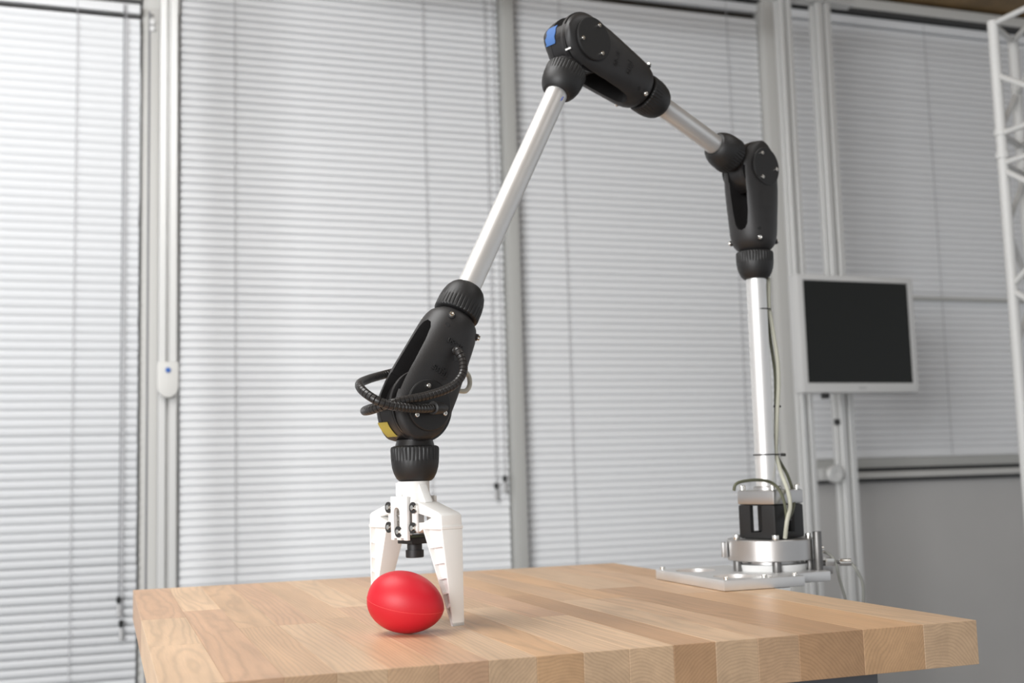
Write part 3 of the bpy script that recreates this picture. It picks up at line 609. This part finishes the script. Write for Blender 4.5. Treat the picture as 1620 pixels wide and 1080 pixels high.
for s in (1, -1):
    blk = MB()
    pts = [(s*0.032, 0.0985), (s*0.0335, 0.1022), (s*0.0520, 0.1085), (s*0.0600, 0.1115), (s*0.0640, 0.1090), (s*0.0650, 0.0985)]
    fg = MB().prism(pts, -0.0122, 0.0122, frame(GP, NN, Z, D)).build('finger', M['white'], arm, PB, bevel=0.001)
    stick(s*0.0225, 0.1165, s*0.0590, 0.1080, 0.0056, 0.0036, 0.0115, 'upper_link', fg)
    stick(s*0.0215, 0.0965, s*0.0380, 0.1000, 0.0052, 0.0022, 0.0115, 'lower_link', fg)
    # collar band, outer wall, inner wall, ribs, tip of the fin-ray finger
    MB().box(*(sorted((s*0.0310, s*0.0656))), -0.0127, 0.0127, 0.0955, 0.0988, GF).build('finger_band', M['white'], fg, PB, bevel=0.0006)
    zt_, zb_ = 0.0955, 0.0040
    oa = lambda z: 0.0650+(0.0722-0.0650)*(zt_-z)/(zt_-zb_)
    ia = lambda z: 0.0325+(0.0688-0.0325)*(zt_-z)/(zt_-zb_)
    hb = lambda z: 0.0122+(0.0066-0.0122)*(zt_-z)/(zt_-zb_)
    def wall(f0, f1, z0, z1, name):
        MB().hexa([G(s*f0(z0), -hb(z0), z0), G(s*f1(z0), -hb(z0), z0), G(s*f1(z0), hb(z0), z0), G(s*f0(z0), hb(z0), z0), G(s*f0(z1), -hb(z1), z1), G(s*f1(z1), -hb(z1), z1), G(s*f1(z1), hb(z1), z1), G(s*f0(z1), hb(z1), z1)]).build(name, M['white'], fg, PB, bevel=0.0004)
    wall(lambda z: oa(z)-0.0019, oa, zb_, zt_, 'outer_wall')
    wall(ia, lambda z: min(ia(z)+0.0019, oa(z)-0.002), zb_+0.001, zt_, 'inner_wall')
    wall(ia, oa, zb_, zb_+0.0035, 'finger_tip')
    MB().hexa([G(s*(f(z_)+e), sg*hb(z_)*0.5, z_) for z_ in (zb_+0.003, zt_) for sg, f, e in ((-1, ia, 0.001), (-1, oa, -0.001), (1, oa, -0.001), (1, ia, 0.001))]).build('finger_web', M['white'], fg, PB)
    for zr in (0.0775, 0.0620, 0.0475, 0.0335, 0.0205):
        h = hb(zr)*0.97; i0, o0 = ia(zr)+0.0012, oa(zr+0.003)-0.0012
        MB().hexa([G(s*i0, -h, zr-0.0008), G(s*o0, -h, zr+0.0022), G(s*o0, h, zr+0.0022), G(s*i0, h, zr-0.0008), G(s*i0, -h, zr+0.0008), G(s*o0, -h, zr+0.0040), G(s*o0, h, zr+0.0040), G(s*i0, h, zr+0.0008)]).build('finger_rib', M['white'], fg, PB)
        MB().cyl(G(s*(o0-0.001), -h-0.0006, zr+0.003), G(s*(o0-0.001), h+0.0006, zr+0.003), 0.0017, seg=10).build('rib_bead', M['white'], fg, PB)
# camera module under the palm
cmod = MB().box(-0.0145, 0.0145, -0.0135, 0.0135, 0.0865, 0.0885, GF).build('camera_board', M['pcb'], arm, PB, bevel=0.0003)
MB().box(-0.0130, 0.0130, -0.0120, 0.0120, 0.0800, 0.0864, GF).build('camera_body', M['collar'], cmod, PB, bevel=0.0008)
MB().lathe([(0.0795, 0.0076), (0.0735, 0.0076), (0.0735, 0.0092), (0.0665, 0.0092), (0.0660, 0.0085), (0.0660, 0.006), (0.0675, 0.005)], frame(GP, NN, D, Z), 36).build('lens', M['collar'], cmod, PB)
for aa, bb in ((0.004, 0.011), (0.008, 0.010), (-0.002, 0.0115)): MB().box(aa, aa+0.0025, bb, bb+0.0015, 0.0886, 0.0897, GF).build('board_chip', M['chrome'], cmod, PB)
# ------------------------------------------------------------------ red foam ball between the fingers
ec = Vector((0.2715, 1.1060, 0.0280))
ex = (R0*0.94-F0*0.24-Z*0.21).normalized(); ez = (Z-ex*ex.z).normalized(); ey = ez.cross(ex); ey = (ey*math.cos(0.16)+ez*math.sin(0.16)).normalized(); ez = ex.cross(ey)
L2, RB = 0.0375, 0.0282; rings = []; K = 40
def er(t):   # blunt at the left, pointed at the right
    x = -math.cos(t); return x, math.sin(t)**(0.97+0.10*x)*(1-0.085*x-0.03*x*x+0.02)
for i in range(1, K):
    x, r = er(math.pi*i/K); rings.append([ec+ex*(x*L2)+(ey*math.cos(2*math.pi*j/64)+ez*math.sin(2*math.pi*j/64))*(r*RB) for j in range(64)])
eg = MB().loft(rings); low = min(v.z for v in eg.v); sh = Vector((0, 0, 0.0003-low)); eg.v = [v+sh for v in eg.v]
eo = Vector((ec.x, ec.y, 0)); er_o = empty('foam_ball', eo, 'red egg-shaped foam ball on the wooden table between the gripper fingers', 'ball')
eg.build('ball_body', M['red'], er_o, eo, ang=80)
sm = []
for i in range(0, 2*K+1):
    t = math.pi*i/K; x, r = er(t if t <= math.pi else 2*math.pi-t); sg = 1 if t <= math.pi else -1
    x = max(-0.995, min(0.995, x)); sm.append(ec+sh+ex*(x*L2)+ey*(sg*r*RB*1.0005))
MB().tube(sm, 0.00028, 6).build('seam', M['seam'], er_o, eo)
